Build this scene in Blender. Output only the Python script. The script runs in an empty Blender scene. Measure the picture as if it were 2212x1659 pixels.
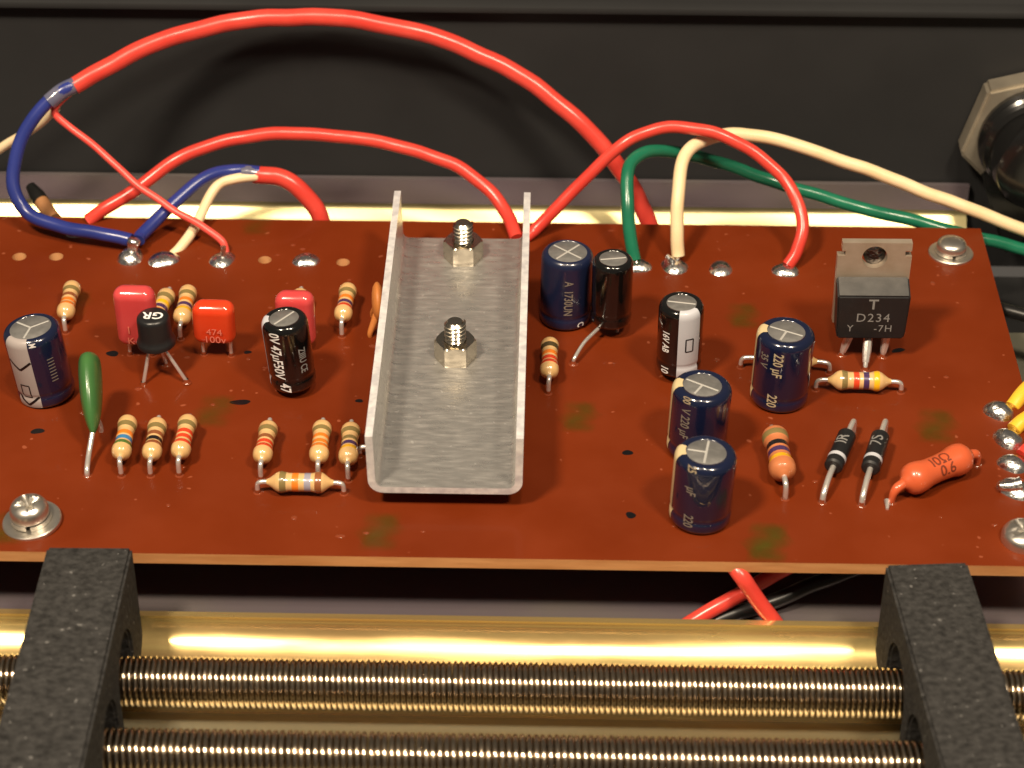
import bpy, bmesh, math, random
from mathutils import Vector, Matrix, Euler
random.seed(7)
S = 0.001                       # everything below is written in millimetres
sc = bpy.context.scene
C = sc.collection

# ------------------------------------------------------------------ camera
# measured from the photograph: board plane z = 0, x along the board, y away from the viewer
RX, RY, RZ = ((0.99977461, -0.01344765, 0.01642852), (0.02119618, 0.58823494, -0.80841226), (0.00120741, 0.80857827, 0.58838739))
CAM = Vector((5.12569921, -252.22462496, 183.57686611))
cd = bpy.data.cameras.new('camera'); cam = bpy.data.objects.new('camera', cd); C.objects.link(cam)
cam.matrix_world = Matrix(((*RX, CAM.x*S), (*RY, CAM.y*S), (*RZ, CAM.z*S), (0, 0, 0, 1)))
cd.sensor_width = 36.0; cd.lens = 4920/2212*36
cd.clip_start = 0.01; cd.clip_end = 20
cd.dof.use_dof = True; cd.dof.focus_distance = 0.308; cd.dof.aperture_fstop = 36
sc.camera = cam

# ------------------------------------------------------------------ world, lamps, exposure
w = bpy.data.worlds.new('World'); sc.world = w; w.use_nodes = True
bg = w.node_tree.nodes['Background']; bg.inputs[0].default_value = (1.0, 0.86, 0.70, 1); bg.inputs[1].default_value = 0.10

def lamp(name, loc, power, size, col=(1.0, 0.83, 0.62), target=(0, 5, 0)):
    ld = bpy.data.lights.new(name, 'AREA'); ld.shape = 'DISK'; ld.size = size*S; ld.energy = power; ld.color = col
    o = bpy.data.objects.new(name, ld); C.objects.link(o)
    o.location = Vector(loc)*S
    d = Vector(target) - Vector(loc)
    o.rotation_euler = d.to_track_quat('-Z', 'Y').to_euler()
    return o
lamp('ceiling_lamp', (-195, -255, 500), 3.7, 75)
lamp('ceiling_lamp', (190, -262, 485), 2.2, 75)
lamp('ceiling_lamp', (25, -200, 520), 1.0, 45)

sc.view_settings.view_transform = 'Standard'; sc.view_settings.look = 'None'
sc.view_settings.exposure = 0.0; sc.view_settings.gamma = 1.0; sc.view_settings.use_curve_mapping = False
sc.render.engine = 'CYCLES'
sc.cycles.max_bounces = 8; sc.cycles.use_denoising = True
sc.cycles.sample_clamp_indirect = 6

# ------------------------------------------------------------------ placing helpers
def _ray(px, py):
    a, b, c = (px-1106)/4920, -(py-829.5)/4920, -1.0
    return Vector((RX[0]*a+RX[1]*b+RX[2]*c, RY[0]*a+RY[1]*b+RY[2]*c, RZ[0]*a+RZ[1]*b+RZ[2]*c))
def at(px, py, z=0.0):          # measured picture point -> place on the level z (mm)
    r = _ray(px, py); return CAM + r*((z-CAM.z)/r.z)
def aty(px, py, y):             # measured picture point -> place in the upright plane y (mm)
    r = _ray(px, py); return CAM + r*((y-CAM.y)/r.y)

# ------------------------------------------------------------------ materials
MATS = {}
def nd(nt, t, **kw):
    n = nt.nodes.new(t)
    for k, v in kw.items(): setattr(n, k, v)
    return n
def mat(name, col, rough=0.5, metal=0.0, spec=0.5, coat=0.0, coat_rough=0.1, var=None, var_scale=400, var_stretch=(1, 1, 1), var_lo=0.35, var_hi=0.65,
        bump=0.0, bump_scale=600, bump_stretch=(1, 1, 1), bump_detail=3, rvar=0.0, rvar_scale=300, rvar_stretch=(1, 1, 1), trans=0.0, film=None, sub=0.0, speck=None, aniso=0.0):
    if name in MATS: return MATS[name]
    m = bpy.data.materials.new(name); m.use_nodes = True; MATS[name] = m
    nt = m.node_tree; p = nt.nodes['Principled BSDF']; L = nt.links
    p.inputs['Base Color'].default_value = (*col, 1); p.inputs['Roughness'].default_value = rough; p.inputs['Metallic'].default_value = metal
    p.inputs['Specular IOR Level'].default_value = spec
    p.inputs['Coat Weight'].default_value = coat; p.inputs['Coat Roughness'].default_value = coat_rough
    p.inputs['Transmission Weight'].default_value = trans
    p.inputs['Anisotropic'].default_value = aniso
    if sub: p.inputs['Subsurface Weight'].default_value = sub; p.inputs['Subsurface Radius'].default_value = (0.002, 0.0008, 0.0004); p.inputs['Subsurface Scale'].default_value = 1.0
    tc = nd(nt, 'ShaderNodeTexCoord')
    def noise(scale, stretch, detail=4):
        mp = nd(nt, 'ShaderNodeMapping'); mp.inputs['Scale'].default_value = stretch
        n = nd(nt, 'ShaderNodeTexNoise'); n.inputs['Scale'].default_value = scale; n.inputs['Detail'].default_value = detail
        L.new(tc.outputs['Object'], mp.inputs[0]); L.new(mp.outputs[0], n.inputs['Vector']); return n
    colout = None
    if var is not None:
        n = noise(var_scale, var_stretch)
        cr = nd(nt, 'ShaderNodeValToRGB'); cr.color_ramp.elements[0].position = var_lo; cr.color_ramp.elements[1].position = var_hi
        cr.color_ramp.elements[0].color = (*col, 1); cr.color_ramp.elements[1].color = (*var, 1)
        L.new(n.outputs['Fac'], cr.inputs[0]); colout = cr.outputs[0]; L.new(colout, p.inputs['Base Color'])
    if speck is not None:                                  # small dots of another colour: (colour, scale, threshold)
        n = noise(speck[1], (1, 1, 1), 1)
        cr = nd(nt, 'ShaderNodeValToRGB'); cr.color_ramp.elements[0].position = speck[2]; cr.color_ramp.elements[1].position = speck[2]+0.03
        cr.color_ramp.elements[0].color = (0, 0, 0, 1); cr.color_ramp.elements[1].color = (1, 1, 1, 1)
        L.new(n.outputs['Fac'], cr.inputs[0])
        mx = nd(nt, 'ShaderNodeMix', data_type='RGBA'); L.new(cr.outputs[0], mx.inputs[0])
        if colout: L.new(colout, mx.inputs[6])
        else: mx.inputs[6].default_value = (*col, 1)
        mx.inputs[7].default_value = (*speck[0], 1); L.new(mx.outputs[2], p.inputs['Base Color'])
    if rvar:
        n = noise(rvar_scale, rvar_stretch)
        mr = nd(nt, 'ShaderNodeMapRange'); mr.inputs[1].default_value = 0.3; mr.inputs[2].default_value = 0.7
        mr.inputs[3].default_value = max(0.02, rough-rvar); mr.inputs[4].default_value = min(1, rough+rvar)
        L.new(n.outputs['Fac'], mr.inputs[0]); L.new(mr.outputs[0], p.inputs['Roughness'])
    if bump:
        n = noise(bump_scale, bump_stretch, bump_detail)
        b = nd(nt, 'ShaderNodeBump'); b.inputs['Strength'].default_value = 1.0; b.inputs['Distance'].default_value = bump*S
        L.new(n.outputs['Fac'], b.inputs['Height']); L.new(b.outputs[0], p.inputs['Normal'])
    if film:
        n = noise(film[2], (1, 1, 1), 3)
        mr = nd(nt, 'ShaderNodeMapRange'); mr.inputs[1].default_value = 0.3; mr.inputs[2].default_value = 0.7
        mr.inputs[3].default_value = film[0]; mr.inputs[4].default_value = film[1]
        L.new(n.outputs['Fac'], mr.inputs[0]); L.new(mr.outputs[0], p.inputs['Thin Film Thickness']); p.inputs['Thin Film IOR'].default_value = 1.9
    return m

M = dict(
    board=mat('phenolic_red_brown', (0.132, 0.0192, 0.0036), 0.50, spec=0.12, coat=0.06, coat_rough=0.10, var=(0.160, 0.0245, 0.0046), var_scale=55, bump=0.035, bump_scale=260, rvar=0.16, rvar_scale=110, speck=((0.26, 0.065, 0.028), 620, 0.745)),
    board_edge=mat('phenolic_cut_edge', (0.40, 0.165, 0.055), 0.6, var=(0.52, 0.25, 0.10), var_scale=220, var_stretch=(0.4, 1, 3), bump=0.06, bump_scale=700, bump_stretch=(0.3, 1, 2)),
    hole_wall=mat('drilled_phenolic', (0.60, 0.28, 0.11), 0.6, var=(0.68, 0.36, 0.16), var_scale=500),
    ink_green=None,
    black_ink=mat('black_ink', (0.004, 0.004, 0.005), 0.35),
    flux=mat('flux_drop', (0.20, 0.040, 0.014), 0.14, coat=0.5),
    alu=mat('brushed_aluminium', (0.70, 0.685, 0.66), 0.36, 0.85, var=(0.78, 0.765, 0.74), var_scale=1300, var_stretch=(0.3, 1.6, 1), bump=0.0085, bump_scale=2200, bump_stretch=(0.22, 1.4, 1), rvar=0.12, rvar_scale=1100, rvar_stretch=(0.3, 1.3, 1), speck=((0.98, 0.96, 0.93), 900, 0.70)),
    alu_edge=mat('cut_aluminium', (0.88, 0.87, 0.87), 0.5, 0.35, var=(0.62, 0.61, 0.64), var_scale=700, bump=0.06, bump_scale=900),
    alu_top=mat('can_top_aluminium', (0.40, 0.395, 0.385), 0.40, 0.80, var=(0.54, 0.53, 0.51), var_scale=700, bump=0.05, bump_scale=900),
    score=mat('scored_aluminium', (0.85, 0.84, 0.80), 0.4, 0.6),
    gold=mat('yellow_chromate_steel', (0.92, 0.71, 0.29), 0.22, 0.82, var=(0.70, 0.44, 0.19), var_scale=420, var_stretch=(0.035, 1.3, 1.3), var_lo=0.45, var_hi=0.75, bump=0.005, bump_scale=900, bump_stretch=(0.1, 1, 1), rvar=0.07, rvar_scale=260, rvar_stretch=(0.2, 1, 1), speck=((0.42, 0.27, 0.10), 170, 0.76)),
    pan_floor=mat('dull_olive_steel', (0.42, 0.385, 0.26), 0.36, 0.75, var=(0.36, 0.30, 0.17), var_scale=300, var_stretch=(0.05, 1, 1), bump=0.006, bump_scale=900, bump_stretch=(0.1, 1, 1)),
    zinc_highlight=mat('bend_highlight_tint', (0.40, 0.35, 0.19), 0.30, 0.88, var=(0.46, 0.40, 0.20), var_scale=60, var_stretch=(0.4, 1, 1), bump=0.005, bump_scale=900),  # cream of the lamp highlight put into the colour of the bend faces
    zinc=mat('purple_grey_passivated_steel', (0.33, 0.275, 0.31), 0.27, 0.74, var=(0.42, 0.385, 0.32), var_scale=60, var_stretch=(0.5, 1, 1), var_lo=0.45, var_hi=0.8, bump=0.006, bump_scale=900),
    steel=mat('zinc_steel', (0.68, 0.64, 0.57), 0.33, 0.95, var=(0.78, 0.74, 0.67), var_scale=600, bump=0.02, bump_scale=900),
    nickel=mat('nickel_nut', (0.60, 0.55, 0.46), 0.22, 1.0, bump=0.02, bump_scale=1200, rvar=0.08),
    spring=mat('spring_steel', (0.58, 0.48, 0.36), 0.17, 1.0, rvar=0.06, rvar_scale=900),
    solder=mat('solder', (0.84, 0.83, 0.81), 0.26, 1.0, bump=0.22, bump_scale=900, rvar=0.08, rvar_scale=900),
    lead=mat('tinned_lead', (0.84, 0.80, 0.76), 0.25, 0.72, bump=0.03, bump_scale=1500),
    red=mat('red_insulation', (0.64, 0.050, 0.036), 0.27, spec=0.55, var=(0.72, 0.070, 0.050), var_scale=160, bump=0.03, bump_scale=240, sub=0.15),
    red_thin=mat('pink_red_insulation', (0.78, 0.07, 0.055), 0.35, var=(0.82, 0.10, 0.08), var_scale=200, bump=0.03, bump_scale=240, sub=0.15),
    blue=mat('blue_insulation', (0.020, 0.032, 0.185), 0.26, var=(0.028, 0.042, 0.23), var_scale=200, bump=0.02, bump_scale=240),
    cream=mat('cream_insulation', (0.83, 0.62, 0.36), 0.42, var=(0.88, 0.70, 0.45), var_scale=200, bump=0.03, bump_scale=240, sub=0.1),
    green=mat('green_insulation', (0.010, 0.13, 0.070), 0.22, var=(0.014, 0.165, 0.090), var_scale=200, bump=0.02, bump_scale=240),
    yellow=mat('yellow_insulation', (0.85, 0.50, 0.04), 0.38, bump=0.02, bump_scale=240, sub=0.1),
    black_wire=mat('black_insulation', (0.008, 0.008, 0.008), 0.35),
    brown_wire=mat('brown_insulation', (0.36, 0.17, 0.07), 0.4),
    clear=mat('milky_sleeving', (0.085, 0.092, 0.17), 0.18, coat=0.6, var=(0.13, 0.13, 0.19), var_scale=300, bump=0.03, bump_scale=300),
    tan=mat('resistor_tan', (0.62, 0.385, 0.155), 0.30, coat=1.0, coat_rough=0.06, var=(0.68, 0.44, 0.20), var_scale=500, bump=0.02, bump_scale=700),
    brown_body=mat('resistor_brown', (0.50, 0.16, 0.06), 0.30, coat=0.5, coat_rough=0.08, var=(0.55, 0.19, 0.075), var_scale=500),
    orange_body=mat('resistor_orange', (0.58, 0.105, 0.036), 0.32, coat=0.5, coat_rough=0.1, bump=0.05, bump_scale=350),
    pink_cap=mat('dipped_pink', (0.58, 0.055, 0.058), 0.22, coat=1.0, coat_rough=0.05, var=(0.64, 0.08, 0.08), var_scale=150, bump=0.04, bump_scale=170, sub=0.08),
    red_cap=mat('dipped_red', (0.66, 0.045, 0.010), 0.20, coat=1.0, coat_rough=0.05, var=(0.70, 0.065, 0.018), var_scale=150, bump=0.04, bump_scale=170, sub=0.08),
    green_cap=mat('dipped_green', (0.042, 0.135, 0.038), 0.30, coat=0.3, coat_rough=0.1, var=(0.05, 0.15, 0.04), var_scale=200, bump=0.06, bump_scale=300),
    orange_cap=mat('ceramic_orange', (0.62, 0.215, 0.05), 0.5, bump=0.04, bump_scale=300),
    blue_sleeve=mat('navy_sleeve', (0.0055, 0.0095, 0.034), 0.20, coat=1.0, coat_rough=0.06, bump=0.04, bump_scale=120, bump_stretch=(1, 1, 0.4)),
    blue_sleeve2=mat('faded_navy_sleeve', (0.008, 0.013, 0.042), 0.30, coat=0.7, coat_rough=0.10, bump=0.05, bump_scale=120, bump_stretch=(1, 1, 0.4)),
    black_sleeve=mat('black_sleeve', (0.004, 0.004, 0.004), 0.16, coat=1.0, coat_rough=0.05, bump=0.06, bump_scale=130, bump_stretch=(1, 1, 0.4)),
    plastic=mat('black_epoxy', (0.012, 0.012, 0.013), 0.38, bump=0.03, bump_scale=900, rvar=0.1),
    plastic_sheen=mat('epoxy_sheen_tint', (0.05, 0.05, 0.05), 0.42, var=(0.09, 0.088, 0.085), var_scale=300, bump=0.02, bump_scale=900),  # grey sheen of the upward face painted in as a paler epoxy colour
    tab=mat('tinned_copper_tab', (0.46, 0.37, 0.28), 0.42, 0.6, var=(0.55, 0.46, 0.37), var_scale=300, bump=0.02, bump_scale=900),
    dark_metal=mat('dark_tarnished_solder', (0.10, 0.10, 0.105), 0.12, 1.0, bump=0.5, bump_scale=700, var=(0.5, 0.5, 0.5), var_scale=600, var_lo=0.5, var_hi=0.7),
    white_print=mat('white_print', (0.80, 0.80, 0.80), 0.5),
    grey_print=mat('grey_print', (0.22, 0.215, 0.21), 0.5),
    cream_print=mat('cream_print', (0.46, 0.38, 0.25), 0.45),
    dim_print=mat('dull_print', (0.20, 0.17, 0.14), 0.5),
    pink_print=mat('pink_print', (0.74, 0.20, 0.14), 0.5),
    brown_print=mat('brown_print', (0.16, 0.03, 0.012), 0.5),
    silver_stripe=mat('silver_stripe', (0.36, 0.32, 0.31), 0.38, coat=0.2, bump=0.04, bump_scale=150),
    grey_stripe=mat('grey_stripe', (0.52, 0.53, 0.58), 0.35, coat=0.3, bump=0.04, bump_scale=150),
    cream_stripe=mat('cream_stripe', (0.60, 0.48, 0.27), 0.38, coat=0.3),
    foam=mat('grey_foam', (0.018, 0.0176, 0.0173), 0.95, spec=0.1, var=(0.058, 0.0565, 0.0555), var_scale=1300, var_stretch=(0.75, 1.0, 1), var_lo=0.28, var_hi=0.78, bump=0.30, bump_scale=2200, bump_detail=7, speck=((0.15, 0.147, 0.144), 1300, 0.73)),
    panel=mat('black_painted_steel', (0.0235, 0.0238, 0.0248), 0.55, spec=0.10, var=(0.0275, 0.0278, 0.0288), var_scale=60, bump=0.004, bump_scale=1500),
    floor=mat('grey_green_steel', (0.15, 0.148, 0.115), 0.5, 0.25, var=(0.23, 0.22, 0.165), var_scale=60, bump=0.03, bump_scale=400),
    black_plastic=mat('black_glossy_plastic', (0.008, 0.008, 0.008), 0.2, coat=0.3),
    cream_nut=mat('plated_hex_nut', (0.50, 0.45, 0.36), 0.40, 0.7, var=(0.34, 0.30, 0.24), var_scale=120),
)
BAND = dict(
    black=(0.010, 0.008, 0.008), brown=(0.26, 0.085, 0.028), red=(0.66, 0.055, 0.015), orange=(0.78, 0.20, 0.018), yellow=(0.88, 0.46, 0.012),
    green=(0.07, 0.17, 0.03), blue=(0.045, 0.20, 0.42), violet=(0.060, 0.028, 0.10), grey=(0.30, 0.29, 0.36), gold=(0.21, 0.155, 0.055), dark=(0.07, 0.05, 0.02))
for k, v in BAND.items(): M['band_'+k] = mat('band_'+k, v, 0.30, coat=1.0, coat_rough=0.06)

def faded_ink():
    m = bpy.data.materials.new('faded_green_ink'); m.use_nodes = True; nt = m.node_tree; L = nt.links
    p = nt.nodes['Principled BSDF']; p.inputs['Base Color'].default_value = (0.062, 0.066, 0.003, 1); p.inputs['Roughness'].default_value = 0.45
    tr = nd(nt, 'ShaderNodeBsdfTransparent'); mx = nd(nt, 'ShaderNodeMixShader'); tc = nd(nt, 'ShaderNodeTexCoord')
    n = nd(nt, 'ShaderNodeTexNoise'); n.inputs['Scale'].default_value = 380; n.inputs['Detail'].default_value = 4
    mr = nd(nt, 'ShaderNodeMapRange'); mr.inputs[1].default_value = 0.32; mr.inputs[2].default_value = 0.66; mr.inputs[3].default_value = 0.42; mr.inputs[4].default_value = 0.72
    at_ = nd(nt, 'ShaderNodeAttribute'); at_.attribute_name = 'ink'
    mu = nd(nt, 'ShaderNodeMath', operation='MULTIPLY')
    L.new(tc.outputs['Object'], n.inputs['Vector']); L.new(n.outputs['Fac'], mr.inputs[0]); L.new(mr.outputs[0], mu.inputs[0]); L.new(at_.outputs['Fac'], mu.inputs[1]); L.new(mu.outputs[0], mx.inputs[0])
    L.new(tr.outputs[0], mx.inputs[1]); L.new(p.outputs[0], mx.inputs[2]); L.new(mx.outputs[0], nt.nodes['Material Output'].inputs[0])
    return m
M['ink_green'] = faded_ink()

# ------------------------------------------------------------------ geometry: a Geo holds vertices (mm), faces and a material slot per face
class Geo:
    def __init__(s): s.v = []; s.f = []; s.m = []
    def add(s, vs, fs, m=0):
        b = len(s.v); s.v += [Vector(v) for v in vs]
        s.f += [tuple(i+b for i in f) for f in fs]; s.m += [m]*len(fs) if isinstance(m, int) else list(m); return s
    def join(s, g, mtx=None, m=None):
        return s.add([mtx @ v for v in g.v] if mtx else g.v, g.f, g.m if m is None else m)
    def xf(s, mtx): s.v = [mtx @ v for v in s.v]; return s

def lathe(prof, n=28, m=0, cap0=True, cap1=True):            # profile [(r, z[, slot])] turned about z
    g = Geo(); vs = []; fs = []; ms = []
    for p in prof:
        for k in range(n):
            a = 2*math.pi*k/n; vs.append((p[0]*math.cos(a), p[0]*math.sin(a), p[1]))
    for i in range(len(prof)-1):
        for k in range(n):
            a, b = i*n+k, i*n+(k+1) % n
            fs.append((a, b, b+n, a+n)); ms.append(prof[i][2] if len(prof[i]) > 2 else m)
    if cap0: fs.append(tuple(reversed(range(n)))); ms.append(prof[0][2] if len(prof[0]) > 2 else m)
    if cap1: fs.append(tuple(range((len(prof)-1)*n, len(prof)*n))); ms.append(prof[-2][2] if len(prof[-2]) > 2 else m)
    return g.add(vs, fs, ms)
def axis_mtx(p0, p1):                                        # z axis -> p0..p1, origin at p0
    d = (Vector(p1)-Vector(p0)).normalized()
    return Matrix.Translation(p0) @ d.to_track_quat('Z', 'Y').to_matrix().to_4x4()
def box(lo, hi, bev=0.0, seg=2, m=0):
    bm = bmesh.new(); bmesh.ops.create_cube(bm, size=1.0)
    lo, hi = Vector(lo), Vector(hi)
    for v in bm.verts: v.co = Vector(((v.co[i]+0.5)*(hi[i]-lo[i])+lo[i]) for i in range(3))
    if bev: bmesh.ops.bevel(bm, geom=bm.edges[:], offset=bev, segments=seg, affect='EDGES', profile=0.5)
    return from_bm(bm, m)
def from_bm(bm, m=0):
    bm.verts.index_update(); g = Geo()
    g.add([v.co.copy() for v in bm.verts], [[v.index for v in f.verts] for f in bm.faces], m); bm.free(); return g
def prism(outline, d0, d1, plane='xy', m=0, bev=0.0):        # outline extruded between d0 and d1 along the third axis
    n = len(outline)
    def P(a, b, d): return {'xy': (a, b, d), 'xz': (a, d, b), 'yz': (d, a, b)}[plane]
    g = Geo(); g.add([P(a, b, d0) for a, b in outline]+[P(a, b, d1) for a, b in outline],
                     [tuple(range(n)), tuple(reversed(range(n, 2*n)))]+[(i, i+n, (i+1) % n+n, (i+1) % n) for i in range(n)], m)
    if bev:
        bm = to_bm(g); bmesh.ops.bevel(bm, geom=[e for e in bm.edges if e.calc_face_angle(0) > 0.6], offset=bev, segments=2, affect='EDGES'); g = from_bm(bm, m)
    return g
def to_bm(g):
    bm = bmesh.new(); vs = [bm.verts.new(v) for v in g.v]
    for f in g.f:
        try: bm.faces.new([vs[i] for i in f])
        except ValueError: pass
    bmesh.ops.recalc_face_normals(bm, faces=bm.faces[:]); return bm
def spline(pts, step=6):                                     # Catmull-Rom through the points
    P = [Vector(p) for p in pts]; P = [P[0]*2-P[1]]+P+[P[-1]*2-P[-2]]; out = []
    for i in range(1, len(P)-2):
        a, b, c, d = P[i-1:i+3]
        for k in range(step):
            t = k/step; out.append(0.5*((2*b)+(c-a)*t+(2*a-5*b+4*c-d)*t*t+(3*b-a-3*c+d)*t**3))
    out.append(P[-2]); return out
def tube(path, r, n=12, m=0, caps=True):
    path = [Vector(p) for p in path]; N = len(path)
    rr = r if isinstance(r, (list, tuple)) else [r]*N
    T = [((path[min(i+1, N-1)]-path[max(i-1, 0)])).normalized() for i in range(N)]
    u = T[0].orthogonal().normalized(); vs = []; fs = []
    for i in range(N):
        u = (u-T[i]*u.dot(T[i])).normalized(); w_ = T[i].cross(u)
        for k in range(n):
            a = 2*math.pi*k/n; vs.append(path[i]+(u*math.cos(a)+w_*math.sin(a))*rr[i])
    for i in range(N-1):
        for k in range(n): fs.append((i*n+k, i*n+(k+1) % n, (i+1)*n+(k+1) % n, (i+1)*n+k))
    if caps: fs += [tuple(reversed(range(n))), tuple(range((N-1)*n, N*n))]
    return Geo().add(vs, fs, m)
def sheet(path, t, x0, x1, m=0, nx=1, bend=()):           # folded sheet: (y, z) path, thickness t on its left side, swept along x
    P = [Vector((y, z)) for y, z in path]; N = len(P); off = []
    for i in range(N):
        d = (P[min(i+1, N-1)]-P[max(i-1, 0)]).normalized(); off.append(P[i]+Vector((-d.y, d.x))*t)
    g = Geo(); ring = P+off[::-1]; n = len(ring); vs = []; fs = []; ms = []
    for k in range(nx+1):
        x = x0+(x1-x0)*k/nx; vs += [(x, p.x, p.y) for p in ring]
    for k in range(nx):
        for i in range(n):
            fs.append((k*n+i, k*n+(i+1) % n, (k+1)*n+(i+1) % n, (k+1)*n+i)); ms.append(1 if i in bend else m)
    for base in (0, nx*n):
        for i in range(N-1): fs.append((base+i, base+i+1, base+n-2-i, base+n-1-i)); ms.append(m)
    return g.add(vs, fs, ms)

def link(name, data, parent=None, loc=None, rot=None):
    o = bpy.data.objects.new(name, data); C.objects.link(o)
    if parent: o.parent = parent
    if loc is not None: o.location = Vector(loc)*S
    if rot is not None: o.rotation_euler = rot
    return o
def mesh(name, g, mats, smooth=35, recalc=True):
    me = bpy.data.meshes.new(name); me.from_pydata([tuple(v*S) for v in g.v], [], g.f)
    for x in (mats if isinstance(mats, (list, tuple)) else [mats]): me.materials.append(x)
    for p, k in zip(me.polygons, g.m): p.material_index = k
    if recalc:
        bm = bmesh.new(); bm.from_mesh(me); bmesh.ops.recalc_face_normals(bm, faces=bm.faces[:]); bm.to_mesh(me); bm.free()
    if smooth:
        me.polygons.foreach_set('use_smooth', [True]*len(me.polygons)); me.set_sharp_from_angle(angle=math.radians(smooth))
    me.update(); return me
def part(name, g, mats, parent=None, smooth=35, loc=None, rot=None, label=None, kind=None):
    o = link(name, mesh(name, g, mats, smooth), parent, loc, rot)
    if label: o['label'] = label
    if kind: o['kind'] = kind
    return o
def tag(o, label, cat=None, group=None, kind=None):
    o['label'] = label
    if cat: o['category'] = cat
    if group: o['group'] = group
    if kind: o['kind'] = kind
    return o
def thing(name, label, cat, loc=(0, 0, 0), rot=(0, 0, 0), group=None):
    return tag(link(name, None, None, loc, rot), label, cat, group)

def text_geo(s, size, bold=0.0, cx=True, space=1.0):         # lettering as a flat mesh in mm, centred
    cu = bpy.data.curves.new('t', 'FONT'); cu.body = s; cu.size = size; cu.offset = bold; cu.resolution_u = 3; cu.space_character = space
    cu.align_x = 'CENTER' if cx else 'LEFT'; cu.align_y = 'CENTER'
    o = bpy.data.objects.new('t', cu); C.objects.link(o)
    dg = bpy.context.evaluated_depsgraph_get(); me = bpy.data.meshes.new_from_object(o.evaluated_get(dg))
    bm = bmesh.new(); bm.from_mesh(me); bmesh.ops.triangulate(bm, faces=bm.faces[:])
    for _ in range(3):
        es = [e for e in bm.edges if e.calc_length() > 0.55]
        if not es: break
        bmesh.ops.subdivide_edges(bm, edges=es, cuts=1); bmesh.ops.triangulate(bm, faces=bm.faces[:])
    bpy.data.objects.remove(o); bpy.data.curves.remove(cu); bpy.data.meshes.remove(me)
    return from_bm(bm)
def wrap(g, r, phi, z, sx=1.0):                                      # letters lying on their side round a can: advance runs down, tops point to +phi
    for v in g.v:
        a = phi+v.y/r; zz = z-v.x*sx; v.x, v.y, v.z = r*math.sin(a), -r*math.cos(a), zz
    return g
def arc_patch(r, a0, a1, z0, z1, na=10, nz=1, m=0, rf=None):
    g = Geo(); vs = []; fs = []
    for j in range(nz+1):
        z = z0+(z1-z0)*j/nz
        for i in range(na+1):
            a = a0+(a1-a0)*i/na; q = rf(z) if rf else r; vs.append((q*math.sin(a), -q*math.cos(a), z))
    for j in range(nz):
        for i in range(na): k = j*(na+1)+i; fs.append((k, k+1, k+na+2, k+na+1))
    return g.add(vs, fs, m)

# ================================================================== setting: panel, floor
def back_panel():
    g = Geo()
    g.join(box((-130, 62, -20), (130, 63.2, 25.6)))
    g.join(box((-130, 60.2, 25.6), (130, 63.2, 26.8), 0.3))
    o = part('back_panel', g, M['panel']); tag(o, 'black painted metal panel upright behind the circuit board', kind='structure')
    g = box((-130, 63.1, 25.4), (130, 84, 26.5)); 
    part('top_flange', g, M['panel'], o)
back_panel()
tag(part('cabinet_floor', box((-160, -150, -24), (160, 62, -22)), M['panel']), 'black cabinet floor under the trays', kind='structure')
tag(part('side_plate', box((73.5, -60, -14.5), (130, 33, -13), 0.3), M['floor']), 'grey green metal plate beside the board', kind='structure')

# ------------------------------------------------------------------ trays of yellow chromate steel
def arc(cy, cz, r, a0, a1, n=10): return [(cy+r*math.cos(math.radians(a0+(a1-a0)*i/n)), cz+r*math.sin(math.radians(a0+(a1-a0)*i/n))) for i in range(n+1)]
tray = thing('mounting_tray', 'yellow chromate steel tray under the circuit board with upturned rear edge', 'tray', (0, 0, -11))
part('pan', sheet([(-38.0, 0), (20, 0)]+arc(57.2, 2.2, 2.2, 270, 318, 6)+arc(58.6, 3.1, 1.9, 312, 360, 6)+[(60.5, 7.1)], -0.9, -92, 71.5, nx=4, bend=range(2, 13)), [M['zinc'], M['zinc_highlight']], tray, smooth=50)
for p in ((-64.3, -12), (63.5, 32.9), (63.5, -12)):
    part('standoff', lathe([(2.6, 0.02), (2.6, 9.3)], 16), M['steel'], tray, loc=(p[0], p[1], 0))
pan = thing('spring_pan', 'gold coloured steel channel with curved rear wall holding the springs', 'tray', (0, -80, -13.5))
part('channel', sheet([(40.4, 5.65), (40.4, 5.45)]+[(24.9+15.5*math.cos(math.radians(q)), 5.35-5.35*math.sin(math.radians(q))) for q in range(0, 91, 5)]+[(10, 0), (-45, 0)], 0.9, -92, 92, nx=4, bend=range(17, 23)), [M['gold'], M['pan_floor']], pan, smooth=50)

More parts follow.
